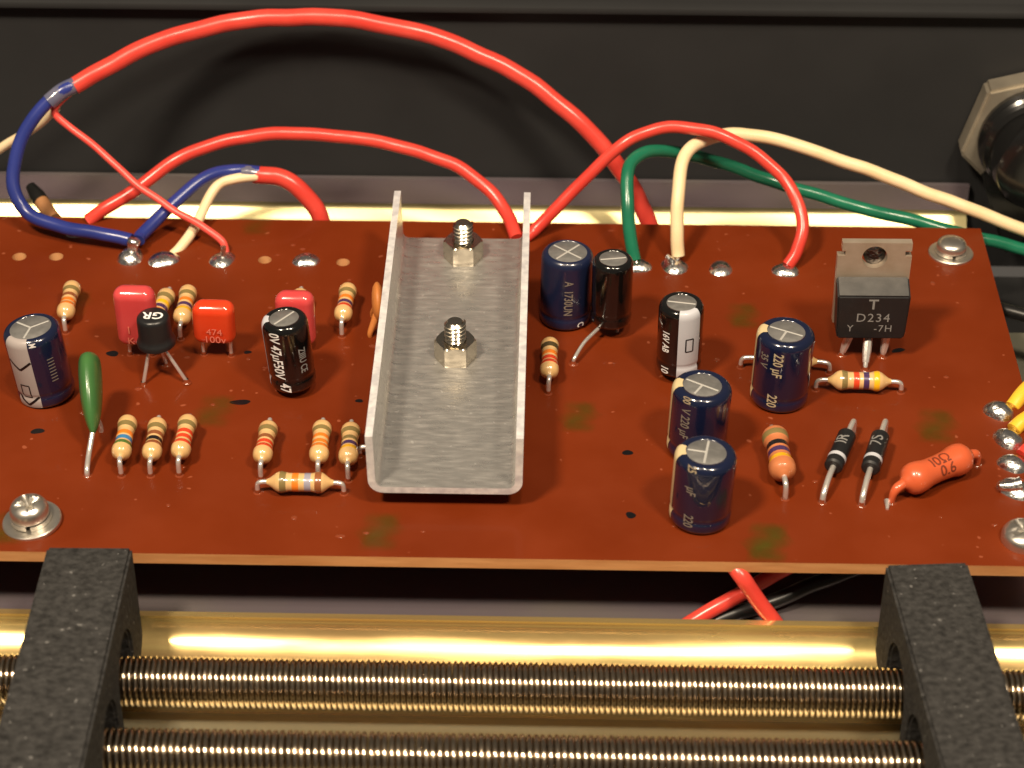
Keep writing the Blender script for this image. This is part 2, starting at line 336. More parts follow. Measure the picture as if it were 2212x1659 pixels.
# ================================================================== circuit board
BX0, BX1, BY0, BY1, BT = -88.0, 70.0, -36.8, 41.6, 1.6
HOLES = [((41.7, 554.5), 1.05), ((121.5, 554.5), 1.05), ((572, 561.5), 1.0), ((741, 566.7), 1.0)]
board = thing('circuit_board', 'red brown phenolic circuit board carrying the electronic parts', 'circuit board', (0, 0, 0))
def make_board():
    cu = bpy.data.curves.new('b', 'CURVE'); cu.dimensions = '2D'; cu.fill_mode = 'BOTH'; cu.extrude = BT/2
    def poly(pts):
        s = cu.splines.new('POLY'); s.points.add(len(pts)-1); s.use_cyclic_u = True
        for q, p in zip(s.points, pts): q.co = (p[0], p[1], 0, 1)
    poly([(BX0, BY0), (BX1, BY0), (BX1, BY1), (BX0, BY1)])
    for (px, r) in HOLES:
        c = at(*px); poly([(c.x+r*math.cos(-a*math.pi/12), c.y+r*math.sin(-a*math.pi/12)) for a in range(24)])
    o = bpy.data.objects.new('b', cu); C.objects.link(o); dg = bpy.context.evaluated_depsgraph_get()
    me = bpy.data.meshes.new_from_object(o.evaluated_get(dg)); bpy.data.objects.remove(o)
    g = Geo()
    for v in me.vertices: g.v.append(v.co+Vector((0, 0, -BT/2)))
    for p in me.polygons: g.f.append(tuple(p.vertices)); g.m.append(0 if abs(p.normal.z) > 0.7 else 1 if min(p.center.x-BX0, BX1-p.center.x, p.center.y-BY0, BY1-p.center.y) < 0.01 else 2)
    part('substrate', g, [M['board'], M['board_edge'], M['hole_wall']], board, smooth=0)
make_board()

def dome(r, h, n=18, squash=1.0, seed=0):
    rnd = random.Random(seed); pr = [(r*1.0, 0.0), (r*0.93, h*0.22), (r*0.75, h*0.55), (r*0.45, h*0.85), (r*0.15, h*0.98), (0.01, h)]
    g = lathe(pr, n, cap0=False, cap1=False); a0 = rnd.uniform(0, 6)
    for v in g.v:
        a = math.atan2(v.y, v.x); k = 1+0.10*math.sin(2*a+a0)+0.05*math.sin(3*a+a0*2); v.x *= k; v.y *= k*squash
    return g
SOLDER = [(282, 553, 2.1, 1.6), (353, 557, 2.2, 0.9), (480, 558, 2.0, 0.9), (661, 559, 1.9, 0.9), (1378, 572, 1.9, 1.0), (1457, 572, 2.1, 1.0), (1557, 577, 1.9, 0.8), (1697, 581, 1.9, 0.9),
          (170, 497, 1.9, 0.8), (2158, 887, 2.0, 1.6), (2178, 947, 2.0, 1.5), (2188, 1000, 1.9, 1.3), (2195, 1053, 2.3, 1.2)]
for i, (px, py, r, h) in enumerate(SOLDER):
    p = at(px, py, 0.3); part('solder_joint', dome(r, h, seed=i), M['solder'], board, loc=(p.x, p.y, 0.0), smooth=60)
# little posts standing in three of the joints
p = at(285, 549, 0.5); part('terminal_post', tube(spline([(0, 0, 0.3), (0.3, 0.1, 2.0), (0.6, 0.3, 3.1)], 4), [0.9, 0.85, 0.8, 0.8, 0.9, 1.0, 1.05, 1.0, 0.7], 12), M['solder'], board, loc=(p.x, p.y, 0), smooth=60)
p = at(481, 556, 0.5); part('terminal_post', tube([(0, 0, 0.3), (0.1, 0.05, 1.2), (0.25, 0.3, 2.3)], [0.55, 0.42, 0.36], 10), M['solder'], board, loc=(p.x, p.y, 0), smooth=60)
p = at(1452, 571, 0.5); part('terminal_post', tube([(0, 0, 0.2), (-0.2, 0.1, 1.1), (-0.9, 0.3, 1.9)], [0.9, 0.6, 0.3], 10), M['solder'], board, loc=(p.x, p.y, 0), smooth=60)
p = at(2178, 1052, 0.8); part('terminal_post', tube([(-1.2, 0.0, 0.9), (0.2, 0, 0.9), (1.6, 0.1, 1.2)], [0.55, 0.8, 1.0], 10), M['solder'], board, loc=(p.x, p.y, 0), smooth=60)

def flat(name, pts2, matl, z=0.02, parent=board, loc=(0, 0, 0)):
    return part(name, Geo().add([(x, y, z) for x, y in pts2], [tuple(range(len(pts2)))]), matl, parent, smooth=0, loc=loc)
def blot(px, py, a, b, rot=0, seed=0):
    c = at(px, py); rnd = random.Random(seed); ph = rnd.uniform(0, 6); pts = []
    for k in range(20):
        t = 2*math.pi*k/20; q = 1+0.10*math.sin(2*t+ph)+0.07*math.sin(3*t+2*ph); x, y = a*q*math.cos(t), b*q*math.sin(t)
        pts.append((x*math.cos(rot)-y*math.sin(rot), x*math.sin(rot)+y*math.cos(rot)))
    flat('ink_dot', pts, M['black_ink'], loc=(c.x, c.y, 0))
for i, a in enumerate([(243, 764, 0.95, 0.62, -0.3), (535, 761, 0.5, 0.42), (519, 869, 1.45, 0.55), (81, 931.5, 0.85, 0.62, 0.2), (1355.6, 978, 0.66, 0.58), (1362.5, 1113, 0.66, 0.62), (1940, 757, 1.1, 0.42, 0.35), (775.8, 866, 0.5, 0.42)]):
    blot(a[0], a[1], a[2], a[3], a[4] if len(a) > 4 else 0, i)
def zed(px, py, k, dens):                                 # a worn stamped Z, its strokes fading out at their sides
    c = at(px, py); g = Geo(); al = []
    for (a, b, wd, d) in (((-2.4, 2.5), (2.6, 2.5), 0.75, 0.55), ((2.3, 2.4), (-2.2, -2.4), 1.25, 1.0), ((-2.5, -2.5), (2.6, -2.6), 0.75, 0.6)):
        a, b = Vector((*a, 0))*k, Vector((*b, 0))*k; n = Vector((-(b-a).y, (b-a).x, 0)).normalized()*wd*k; vs = []; N = 8
        for i in range(N+1):
            q = a+(b-a)*i/N
            for e, f in ((-1.9, 0), (-0.2, 1), (0.2, 1), (1.9, 0)): vs.append(q+n*e+Vector((0, 0, 0.02+0.006*len(g.f)/24))); al.append(f*d*dens*0.72*(0 if i in (0, N) else 0.6 if i in (1, N-1) else 1))
        g.add(vs, [(i*4+j, i*4+j+1, i*4+j+5, i*4+j+4) for i in range(N) for j in range(3)])
    o = part('printed_letter', g, M['ink_green'], board, smooth=0, loc=(c.x, c.y, 0), rot=(0, 0, 0.09*math.sin(px)))
    o.data.attributes.new('ink', 'FLOAT', 'POINT').data.foreach_set('value', al)
for a in ((820, 1148, 1.0, 0.9), (1657, 1172, 1.05, 1.3), (1250, 900, 0.95, 0.9), (2022, 920, 1.05, 0.9), (1605, 682, 0.9, 0.8), (462, 888, 1.0, 0.7), (556, 484, 0.9, 0.5), (20, 1140, 0.9, 0.9), (160, 655, 0.9, 0.45)): zed(*a)
def flux_drops():
    g = Geo(); rnd = random.Random(4)
    for _ in range(85):
        x, y = rnd.uniform(-78, 69), rnd.uniform(-35, 40); r = rnd.choice((0.16, 0.2, 0.25, 0.3, 0.42))*rnd.uniform(0.8, 1.2)
        d = lathe([(r, 0.0), (r*0.8, r*0.16), (r*0.4, r*0.26), (0.01, r*0.3)], 8, cap0=False, cap1=False); d.xf(Matrix.Translation((x, y, 0.0)) @ Matrix.Diagonal((rnd.uniform(0.8, 1.9), 1, 1, 1))); g.join(d)
    part('flux_drops', g, M['flux'], board, kind='stuff', smooth=60)
flux_drops()

# ================================================================== leads
def fillet(parent, x, y, r=0.75):
    r *= 0.78
    part('lead_joint', lathe([(r, 0.0), (r*0.62, 0.12), (0.36, 0.5), (0.3, 0.62)], 12, cap0=False, cap1=False), M['flux'], parent, loc=(x, y, 0.01), smooth=60)

# ================================================================== resistors
def resistor_body(L, R, rm, bands, body, axis_len=None):
    """dog-bone body along +z from 0 to L, colour bands [(centre, width, colour)]"""
    base = [(0.0, 0.30), (0.28, 0.50), (0.62, 0.86), (0.95, 0.97), (1.35, 1.0), (1.75, 0.96), (2.15, 0.87), (2.6, 0.825)]
    if L == 8.6: base = [(0.0, 0.26), (0.35, 0.36), (0.8, 0.60), (1.25, 0.86), (1.6, 0.97), (2.0, 1.0), (2.4, 0.93), (2.9, 0.86)]
    k = L/7.4 if L != 8.6 else 1.0; pts = [(z*k, q*R) for z, q in base]; pts += [(L-z, q) for z, q in reversed(pts)]
    def rad(z):
        for (z0, r0), (z1, r1) in zip(pts, pts[1:]):
            if z0 <= z <= z1: return r0+(r1-r0)*(z-z0)/max(1e-6, z1-z0)
        return pts[-1][1]
    zs = sorted(set([p[0] for p in pts]+[c+s*w_/2 for c, w_, _ in bands for s in (-1, 1)]+[L*i/22 for i in range(23)]))
    names = ['body']+[b[2] for b in bands]; prof = []
    for i, z in enumerate(zs):
        slot = 0; zm = (z+zs[min(i+1, len(zs)-1)])/2
        for j, (c, w_, _) in enumerate(bands):
            if abs(zm-c) < w_/2: slot = j+1
        prof.append((rad(z)+(0.025 if slot else 0), z, slot))
    return lathe(prof, 20), [M[body]]+[M['band_'+b[2]] for b in bands]
def resistor(foot, colours, label, vec=(0, 1), L=8.3, R=1.32, z=2.3, gap=0.9, body='tan', lead_r=0.33, foot2=None, pos=None, jog=0.0, group='axial resistors', tilt=0.0):
    f = Vector((foot.x, foot.y, 0)); rj = random.Random(int(foot.x*100)); sl = 1.0 if abs(vec[1]) > abs(vec[0]) else 0.0     # no two sit quite alike
    d = (Vector((vec[0], vec[1], 0)).normalized()+Vector((rj.uniform(-0.035, 0.035)*sl, 0, 0))).normalized(); tilt += rj.uniform(-0.35, 0.35)*sl; z += rj.uniform(-0.15, 0.15)*sl; jog += rj.uniform(-0.12, 0.12)*sl
    t = thing('resistor', label, 'resistor', f, (0, 0, math.atan2(d.y, d.x)-math.pi/2), group)
    pos = tuple(q+rj.uniform(-0.09, 0.09) for q in (pos or (0.255*L, 0.385*L, 0.52*L, 0.72*L))); bw = (0.088+rj.uniform(0, 0.014))*L
    g, ms = resistor_body(L, R, 0, [(p, bw, c) for p, c in zip(pos, colours)], body)
    b0 = Vector((0, gap, z)); b1 = Vector((0, gap+L, z+tilt))
    part('body', g.xf(axis_mtx(b0, b1)), ms, t, smooth=50)
    dy = (b1-b0).normalized()
    part('lead', tube(spline([(jog, 0, -0.4), (jog, 0, z*0.45), (jog*0.6, 0.12*gap, z*0.85), (0, 0.55*gap, z*0.99), tuple(b0+dy*0.4)], 5), lead_r, 10), M['lead'], t, smooth=60)
    e = gap*2+L
    part('lead', tube(spline([(0, e, -0.4), (0, e, z*0.45), (0, e-0.12*gap, z*0.85), (0, e-0.55*gap, z*0.99), tuple(b1-dy*0.4)], 5), lead_r, 10), M['lead'], t, smooth=60)
    fillet(t, jog, 0); fillet(t, 0, e)
    return t
G, O, Y_, V, Rd, Br, Bk, Gy = 'gold', 'orange', 'yellow', 'violet', 'red', 'brown', 'black', 'grey'
resistor(at(140.6, 719.5), (O, O, Br, G), 'tan resistor standing behind the blue capacitor, topmost at far left of the board', (-0.01, 1), jog=0.15)
resistor(at(331, 735), (O, V, Y_, G), 'tan resistor mostly hidden behind the pink capacitor marked K', (0.09, 1))
resistor(at(391.7, 733), (Y_, V, O, G), 'tan resistor with yellow and violet bands tucked behind the red film capacitor', (0.0, 1))
resistor(at(640, 735), (O, Br, Y_, G), 'tan resistor whose end peeps over the pink capacitor behind the 47 microfarad can', (0.0, 1))
resistor(at(738.9, 728), (Rd, V, O, G), 'tan resistor with red, violet and orange bands beside the orange ceramic disc', (0.015, 1))
resistor(at(261, 1028.5), ('green', 'blue', O, G), 'tan resistor with green, blue and orange bands beside the green capacitor', (0.0, 1))
resistor(at(327, 1028.5), (Br, Bk, Br, G), 'tan resistor with brown, black, brown bands, middle of a row of three', (0.0, 1))
resistor(at(388, 1026.7), (Rd, Rd, Rd, G), 'tan resistor with three red bands', (0.02, 1), jog=-0.1)
resistor(at(565, 1035), (Rd, Rd, Br, G), 'tan resistor with two red bands and a brown one before the 47 microfarad can', (0.01, 1))
resistor(at(688, 1033), (O, O, O, G), 'tan resistor with three orange bands', (0.01, 1))
resistor(at(751.7, 1039), (Y_, V, G, G), 'tan resistor with yellow and violet bands right beside the aluminium heat sink', (0.0, 1))
a, b = at(743, 1067), at(557, 1064)
resistor(a, (Br, Gy, O, G), 'tan crosswise resistor with brown, grey and orange bands beside the heat sink', (b.x-a.x, b.y-a.y), L=8.6, R=1.4, z=1.8, gap=((b-a).length-8.6)/2, pos=(1.9, 3.2, 4.9, 6.4))
resistor(at(1186, 850), (Rd, Rd, O, 'dark'), 'tan resistor with red bands in front of the dark blue capacitor', (0.0, 1))
a, b = at(1791, 806), at(1600, 794)
resistor(a, (Rd, V, Y_, G), 'tan resistor lying crosswise behind the blue 220 microfarad can', (b.x-a.x, b.y-a.y), L=8.6, R=1.4, z=1.8, gap=((b-a).length-8.6)/2)
a, b = at(1945.7, 848), at(1761.7, 843)
resistor(a, (Y_, V, Rd, G), 'tan resistor lying crosswise under the D234 transistor with yellow, violet, red bands', (b.x-a.x, b.y-a.y), L=8.6, R=1.4, z=1.8, gap=((b-a).length-8.6)/2, pos=(2.0, 3.4, 4.8, 6.4))
resistor(at(1695, 1078), (Y_, V, Bk, G), 'thicker brown resistor with yellow, violet and black bands beside the stacked blue cans', (-0.045, 1), L=9.6, R=1.78, z=2.5, gap=1.5, body='brown_body', lead_r=0.36, pos=(2.6, 4.2, 5.6, 7.6))
resistor(at(778, 985, 0), (Y_, Bk, Br, G), 'tan resistor lying under the heat sink, only its end showing', (1, 0.03), L=7.4, z=1.5, gap=0.8)

def orange_resistor():
    a, b = at(1926, 1085), at(2110, 1004); d = b-a; Ln = 11.5; gp = (d.length-Ln)/2
    t = thing('resistor', 'orange coated resistor lying slantwise with dark lettering', 'resistor', a, (0, 0, math.atan2(d.y, d.x)-math.pi/2))
    R = 2.12; z = 2.4
    kk = Ln/10.4; base = [(0, 0.3), (0.35, 0.42), (0.7, 0.72), (1.2, 0.93), (1.9, 1.0), (2.7, 0.97), (3.6, 0.86), (5.2, 0.82), (6.8, 0.86), (7.7, 0.97), (8.5, 1.0), (9.2, 0.93), (9.7, 0.7), (10.05, 0.42), (10.4, 0.3)]
    part('body', lathe([(R*q, s*kk) for s, q in base], 24).xf(axis_mtx((0, gp, z), (0, gp+Ln, z))), M['orange_body'], t, smooth=60)
    for s, e in ((0, 1), (d.length, -1)):
        pth = spline([(0, s, -0.3), (0, s, 0.8), (0, s+e*0.25, 1.6), (0, s+e*0.8, 2.1), (0, s+e*(gp+0.5), z)], 5)
        part('coated_lead', tube(pth, [0.36+0.3*min(1, i/14) for i in range(len(pth))], 12), M['orange_body'], t, smooth=60)
        part('lead', tube([(0, s, -0.3), (0, s, 0.55)], 0.30, 10), M['lead'], t); fillet(t, 0, s, 0.9)
    part('cut_lead_end', tube([(0.0, 0.0, 0.25), (-0.3, -0.5, 0.2), (0.9, -1.5, 0.1)], [0.35, 0.45, 0.2], 8), M['lead'], t, smooth=60)
    for s, ph, zz in (('I0Ω', 1.35, gp+Ln/2), ('0.6', 0.45, gp+Ln/2+0.5)):
        g = text_geo(s, 2.1, 0.02)
        for v in g.v:                                        # letters wrapped along the body on the side facing the viewer
            q = R*0.845+0.03; ang = ph+v.y/q; u = zz+v.x; v.x, v.y, v.z = q*math.cos(ang), u, z+q*math.sin(ang)
        part('lettering', g, M['brown_print'], t, smooth=0)
orange_resistor()

# ================================================================== diodes
def diode(foot, rear, label, txt):
    a, b = at(*foot), at(*rear); d = b-a
    t = thing('diode', label, 'diode', a, (0, 0, math.atan2(d.y, d.x)-math.pi/2), 'black diodes')
    Ln = 7.4; y0 = d.length*0.30; z = 2.3; R = 1.22
    g = lathe([(0.5, 0), (R-0.25, 0.02), (R, 0.25), (R, 1.35), (R+0.02, 1.36, 1), (R+0.02, 2.05, 1), (R, 2.06), (R, Ln-0.25), (R-0.25, Ln-0.02), (0.5, Ln)], 24)
    part('body', g.xf(axis_mtx((0, y0, z), (0, y0+Ln, z))), [M['plastic'], M['grey_stripe']], t, smooth=40)
    part('lead', tube(spline([(0, 0, -0.4), (0, 0.1, 0.5), (0, 0.7, 1.4), (0, y0*0.6, z*0.97), (0, y0+0.3, z)], 5), 0.40, 10), M['lead'], t, smooth=60)
    e = max(d.length, y0+Ln+1.2)
    part('lead', tube(spline([(0, e, -0.4), (0, e, 1.2), (0, e-0.5, z*0.95), (0, y0+Ln-0.3, z)], 5), 0.40, 10), M['lead'], t, smooth=60)
    fillet(t, 0, 0, 0.8); fillet(t, 0, e, 0.8)
    g = text_geo(txt, 2.3, 0.02)
    for v in g.v:
        q = R+0.03; ang = math.pi/2-0.35-v.x/q if False else math.pi/2+0.1+v.y/q; u = y0+4.9+v.x; v.x, v.y, v.z = q*math.cos(ang), u, z+q*math.sin(ang)
    part('lettering', g, M['grey_print'], t, smooth=0)
diode((1776, 1086), (1842, 935), 'black diode with silver band marked IR, next to the brown resistor', 'IR')
diode((1861, 1092), (1910, 935), 'black diode with silver band marked S, next to the orange resistor', '7S')

# ================================================================== electrolytic capacitors
def can(name, label, base, r, h, sleeve, z0=0.15, lean=(0, 0), groove=True, rim=0.72, vent='y', vent_rot=0.0, stripe=None, texts=(), bent_lead=None):
    """base centre (mm); sleeve can with rolled shoulders, bare top disc with scored vent, printed stripe (a0, a1, material) and lettering [(text, size, phi deg, z, material)]"""
    t = thing(name, label, 'capacitor', (base.x, base.y, 0), (math.radians(lean[1]), math.radians(lean[0]), 0), 'electrolytic capacitors')
    H = z0+h
    prof = [(r*0.55, z0+0.25), (r*0.86, z0+0.05), (r*0.97, z0+0.25), (r, z0+0.65), (r, z0+1.35)]
    if groove: prof += [(r*0.985, z0+1.6), (r*0.945, z0+1.95), (r*0.985, z0+2.3), (r, z0+2.55)]
    prof += [(r, H-1.15), (r*0.993, H-0.85), (r*0.97, H-0.56), (r*0.935, H-0.33), (r*0.89, H-0.15), (r*0.84, H-0.04), (r*0.79, H+0.01), (r*rim, H-0.02), (r*rim-0.08, H-0.14)]
    part('sleeve', lathe(prof, 40, cap1=False), M[sleeve], t, smooth=60)
    top = part('top_disc', lathe([(r*rim+0.1, H-0.20), (r*rim-0.05, H-0.12), (0.01, H-0.10)], 32, cap0=False, cap1=False), M['alu_top'], t, smooth=60)
    g = Geo(); q = r*rim*0.9
    rays = {'y': (100, 215, 330), 'k': (0, 180, 60, 300), 't': (0, 180, 270), 'x': (20, 110, 200, 290), 'i': (20, 200)}[vent]
    for a in rays:
        a = math.radians(a+vent_rot); dx, dy = math.cos(a), math.sin(a); wd = 0.15
        g.add([(-dy*wd, dx*wd, H-0.085), (dy*wd, -dx*wd, H-0.085), (dx*q+dy*wd, dy*q-dx*wd, H-0.085), (dx*q-dy*wd, dy*q+dx*wd, H-0.085), (0, 0, H-0.045), (dx*q, dy*q, H-0.045)],
              [(0, 4, 5, 3), (4, 1, 2, 5)])
    part('vent_score', g, M['score'], top, smooth=0)
    def rf(z):                                               # outer radius of the sleeve at height z
        for (r0, za), (r1, zb) in zip(prof, prof[1:]):
            if za <= z <= zb and zb > za: return r0+(r1-r0)*(z-za)/(zb-za)+0.025
        return r*0.9
    if stripe:
        a0, a1, ms, deco = stripe; a0, a1 = math.radians(a0), math.radians(a1); g = Geo()
        zs = [z0+0.3]+[p[1] for p in prof[3:] if z0+0.35 < p[1] <= H-0.03]
        vs = []; fs = []; na = 10
        ring = [(rf(z), z) for z in zs]+[(r*0.82, H+0.035), (r*rim, H-0.0)]
        for (q, z) in ring:
            for i in range(na+1): a = a0+(a1-a0)*i/na; vs.append((q*math.sin(a), -q*math.cos(a), z))
        for j in range(len(ring)-1):
            for i in range(na): k = j*(na+1)+i; fs.append((k, k+1, k+na+2, k+na+1))
        st = part('stripe', g.add(vs, fs), M[ms], t, smooth=60)
        am = (a0+a1)/2; aw = (a1-a0)/2
        def line(pts, wd, mt):                               # printed line on the stripe, pts = (angle, z)
            gg = Geo()
            for (a, z), (b, y) in zip(pts, pts[1:]):
                n = 6; L2 = []
                dxx, dzz = (b-a)*r, y-z; ln = math.hypot(dxx, dzz); nx, nz = -dzz/ln*wd, dxx/ln*wd
                for i in range(n+1):
                    u = a+(b-a)*i/n; w2 = z+(y-z)*i/n
                    for s in (-1, 1): A = u+s*nx/r; Z = w2+s*nz; q = rf(max(z0+0.3, min(H-0.2, Z)))+0.03; L2.append((q*math.sin(A), -q*math.cos(A), Z))
                gg.add(L2, [(2*i, 2*i+1, 2*i+3, 2*i+2) for i in range(n)])
            part('stripe_mark', gg, M[mt], st, smooth=0)
        if 'rect' in deco:
            zc = z0+h*deco['rect']; hw, hh = 0.17*1, 1.0; line([(am-hw, zc-hh), (am+hw, zc-hh), (am+hw, zc+hh), (am-hw, zc+hh), (am-hw, zc-hh)], 0.09, 'black_ink')
        for zc in deco.get('chev', ()): line([(a0+0.02, zc+1.3), (am, zc), (a1-0.02, zc+1.3)], 0.16, 'black_ink')
    for s, size, phi, z, mt in texts:
        part('lettering', wrap(text_geo(s, size, 0.03), r+0.035, math.radians(phi), z, 0.72), M[mt], t, smooth=0)
    for x in (-1.2, 1.2):
        if bent_lead and x < 0: continue
        part('lead', tube([(x*min(1, r/3.5), 0, -0.4), (x*min(1, r/3.5), 0, z0+0.4)], 0.27, 8), M['lead'], t)
    if bent_lead: 
        q = bent_lead-Vector((base.x, base.y, 0))
        part('lead', tube(spline([(-1.0, -0.6, z0+0.5), (-1.4, -1.2, z0-0.2), (q.x*0.7, q.y*0.62, z0*0.85), (q.x*0.95, q.y*0.96, z0*0.55), (q.x, q.y, 0.5), (q.x, q.y, -0.4)], 5), 0.27, 10), M['lead'], t, smooth=60); fillet(t, q.x, q.y, 0.9)
    return t
V3 = Vector
can('electrolytic_capacitor', 'blue capacitor with wide silver arrow stripe at the left end of the board', V3((-63.1, -3.7, 0)), 3.85, 11.0, 'blue_sleeve', 0.1, (-5.5, 0), vent='y', vent_rot=-70, stripe=(-52, 2, 'silver_stripe', {'rect': 0.27, 'chev': (6.6, 0.9)}), rim=0.74,
    texts=(('I I I I I I I I', 1.3, 40, 6.0, 'dim_print'), ('M', 1.3, 12, 10.55, 'white_print')))
can('electrolytic_capacitor', 'small black capacitor printed 47 microfarad 50 V in white beside the heat sink', V3((-29.6, -1.73, 0)), 3.12, 10.6, 'black_sleeve', 1.2, (-4.2, 0), vent='i', vent_rot=30, stripe=(-104, -66, 'grey_stripe', {}), rim=0.66,
    texts=(('47µF50V', 2.1, -24, 6.5, 'white_print'), ('0V', 2.1, -24, 10.4, 'white_print'), ('47', 2.1, -14, 2.35, 'white_print'), ('ZIIIU CE', 1.5, 42, 6.3, 'grey_print')))
can('electrolytic_capacitor', 'dark blue capacitor close to the heat sink with brown vertical digits', V3((7.2, 16.05, 0)), 3.65, 11.3, 'blue_sleeve2', 0.1, (1.2, 0), vent='x', vent_rot=30, rim=0.76,
    texts=(('A  1730UN', 1.7, 4, 5.8, 'dim_print'), ('C', 1.5, 36, 1.1, 'white_print')))
can('electrolytic_capacitor', 'glossy plain black capacitor standing close beside the dark blue one', V3((13.65, 12.9, 0)), 2.85, 10.4, 'black_sleeve', 2.0, (0.3, 0), vent='i', vent_rot=-10, rim=0.70, bent_lead=at(1238.7, 787))
can('electrolytic_capacitor', 'black capacitor with pale grey stripe printed 16V 10', V3((22.8, 2.8, 0)), 3.08, 10.7, 'black_sleeve', 1.3, (0.0, 0), vent='i', vent_rot=-30, stripe=(-8, 52, 'grey_stripe', {'rect': 0.52}), rim=0.68,
    texts=(('16V AB', 1.55, -42, 7.1, 'white_print'), ('10', 1.7, -42, 2.5, 'white_print')))
can('electrolytic_capacitor', 'blue capacitor printed 220 microfarad standing alone before the D234 transistor', V3((36.24, -2.5, 0)), 3.9, 11.1, 'blue_sleeve', 0.1, (1.6, 0), vent='t', vent_rot=-25, stripe=(-116, -80, 'cream_stripe', {}), rim=0.66,
    texts=(('220 µF', 1.9, -18, 8.0, 'cream_print'), ('35 V', 1.7, -48, 8.2, 'dim_print'), ('220', 1.9, -22, 2.2, 'cream_print')))
can('electrolytic_capacitor', 'blue capacitor squeezed between the black striped one and the frontmost can', V3((24.54, -14.07, 0)), 3.9, 10.5, 'blue_sleeve', 0.1, (1.9, 0), vent='t', vent_rot=-30, stripe=(-112, -76, 'cream_stripe', {}), rim=0.66,
    texts=(('V 220 µF', 1.8, -34, 6.6, 'dim_print'), ('00', 1.6, -34, 10.35, 'cream_print')))
can('electrolytic_capacitor', 'frontmost blue capacitor with silver top nearest the board edge', V3((24.37, -28.21, 0)), 3.9, 10.5, 'blue_sleeve', 0.1, (1.9, 0), vent='t', vent_rot=-100, stripe=(-112, -74, 'cream_stripe', {}), rim=0.66,
    texts=(('µF', 1.8, -28, 6.9, 'dim_print'), ('220', 1.8, -28, 2.2, 'dim_print'), ('25', 1.7, -30, 10.35, 'cream_print')))

# ================================================================== film capacitors
def film_cap(label, feet, W, H, T, z0, material, texts=(), lean=0.0, y_off=0.0):
    a, b = at(*feet[0]), at(*feet[1]); c = (a+b)/2
    t = thing('film_capacitor', label, 'capacitor', (c.x, c.y, 0), (math.radians(lean), 0, math.atan2(b.y-a.y, b.x-a.x)), 'dipped film capacitors')
    bm = bmesh.new(); bmesh.ops.create_cube(bm, size=1.0)
    for v in bm.verts: v.co = Vector((v.co.x*W, v.co.y*T+y_off, z0+(v.co.z+0.5)*H))
    bmesh.ops.bevel(bm, geom=bm.edges[:], offset=min(T*0.48, 1.42), segments=6, affect='EDGES', profile=0.5)
    for v in bm.verts: v.co.x += 0.10*math.sin(v.co.z*0.9)+0.05*math.sin(v.co.y*2); v.co.y += 0.10*math.sin(v.co.x*0.8+1)
    part('body', from_bm(bm), M[material], t, smooth=80)
    hw = (b-a).length/2
    for s in (-1, 1):
        part('lead', tube(spline([(s*hw, 0, -0.4), (s*hw, 0, 0.5), (s*min(hw, W*0.40), y_off*0.5, z0*0.75), (s*W*0.36, y_off, z0+0.6)], 4), 0.28, 8), M['lead'], t, smooth=60); fillet(t, s*hw, 0, 0.7)
    for s, size, x, z, mt in texts:
        g = text_geo(s, size, 0.0)
        yy = y_off-T/2-0.13
        part('lettering', g.xf(Matrix.Translation((x, yy, z)) @ Matrix.Rotation(math.pi/2, 4, 'X')), M[mt], t, smooth=0)
film_cap('tall pink film capacitor marked K behind the black GR transistor', ((282, 766), (330, 768)), 5.7, 9.4, 3.0, 2.2, 'pink_cap', (('1', 1.8, -0.9, 5.4, 'pink_print'), ('K', 1.6, -0.75, 3.6, 'pink_print')), lean=2)
film_cap('orange red film capacitor printed 474 and 100V', ((441, 766), (500, 769)), 5.8, 6.7, 3.1, 2.6, 'red_cap', (('474', 1.5, 0.25, 5.3, 'pink_print'), ('100v', 1.6, 0.25, 4.0, 'pink_print')), lean=3)
film_cap('pink film capacitor partly hidden behind the 47 microfarad can', ((618, 752), (666, 754)), 5.4, 8.6, 3.0, 0.9, 'pink_cap')

# ================================================================== green dipped capacitor, orange disc
def green_cap():
    f = at(189, 1027); t = thing('dipped_capacitor', 'slim green dipped capacitor seen edge on beside the blue capacitor', 'capacitor', (f.x, f.y, 0))
    tip, top = aty(201, 938, f.y+4.6)-Vector((f.x, f.y, 0)), aty(193, 766, f.y+14.0)-Vector((f.x, f.y, 0))
    ax = top-tip; L = ax.length; k = ax.normalized(); side = Vector((1, 0, 0)); nrm = k.cross(side).normalized(); side = nrm.cross(k).normalized()
    prof = [(0.0, 0.25, 0.4), (0.05, 0.5, 0.8), (0.13, 0.85, 1.6), (0.3, 1.25, 2.6), (0.55, 1.5, 3.2), (0.8, 1.53, 3.1), (0.93, 1.42, 2.6), (0.99, 1.05, 1.6), (1.0, 0.2, 0.4)]
    vs = []; fs = []; n = 24
    for s, a, b in prof:
        for i in range(n): th = 2*math.pi*i/n; vs.append(tip+ax*s+side*a*math.cos(th)+nrm*b*math.sin(th))
    for j in range(len(prof)-1):
        for i in range(n): fs.append((j*n+i, j*n+(i+1) % n, (j+1)*n+(i+1) % n, (j+1)*n+i))
    fs += [tuple(reversed(range(n))), tuple(range((len(prof)-1)*n, len(prof)*n))]
    o = part('body', Geo().add(vs, fs), M['green_cap'], t, smooth=80)
    sd = o.modifiers.new('smooth', 'SUBSURF'); sd.levels = 1; sd.render_levels = 1
    part('lead', tube(spline([(0, 0, -0.4), (0, 0.1, 0.8), tuple(tip*0.55+Vector((-0.2, 0, 0))), tuple(tip+k*0.5)], 5), 0.36, 10), M['lead'], t, smooth=60)
    part('lead', tube(spline([(0.2, 9.5, -0.4), (0.2, 9.2, 1.5), tuple(tip+k*4-nrm*0.5)], 5), 0.33, 10), M['lead'], t, smooth=60); fillet(t, 0, 0, 0.8)
green_cap()
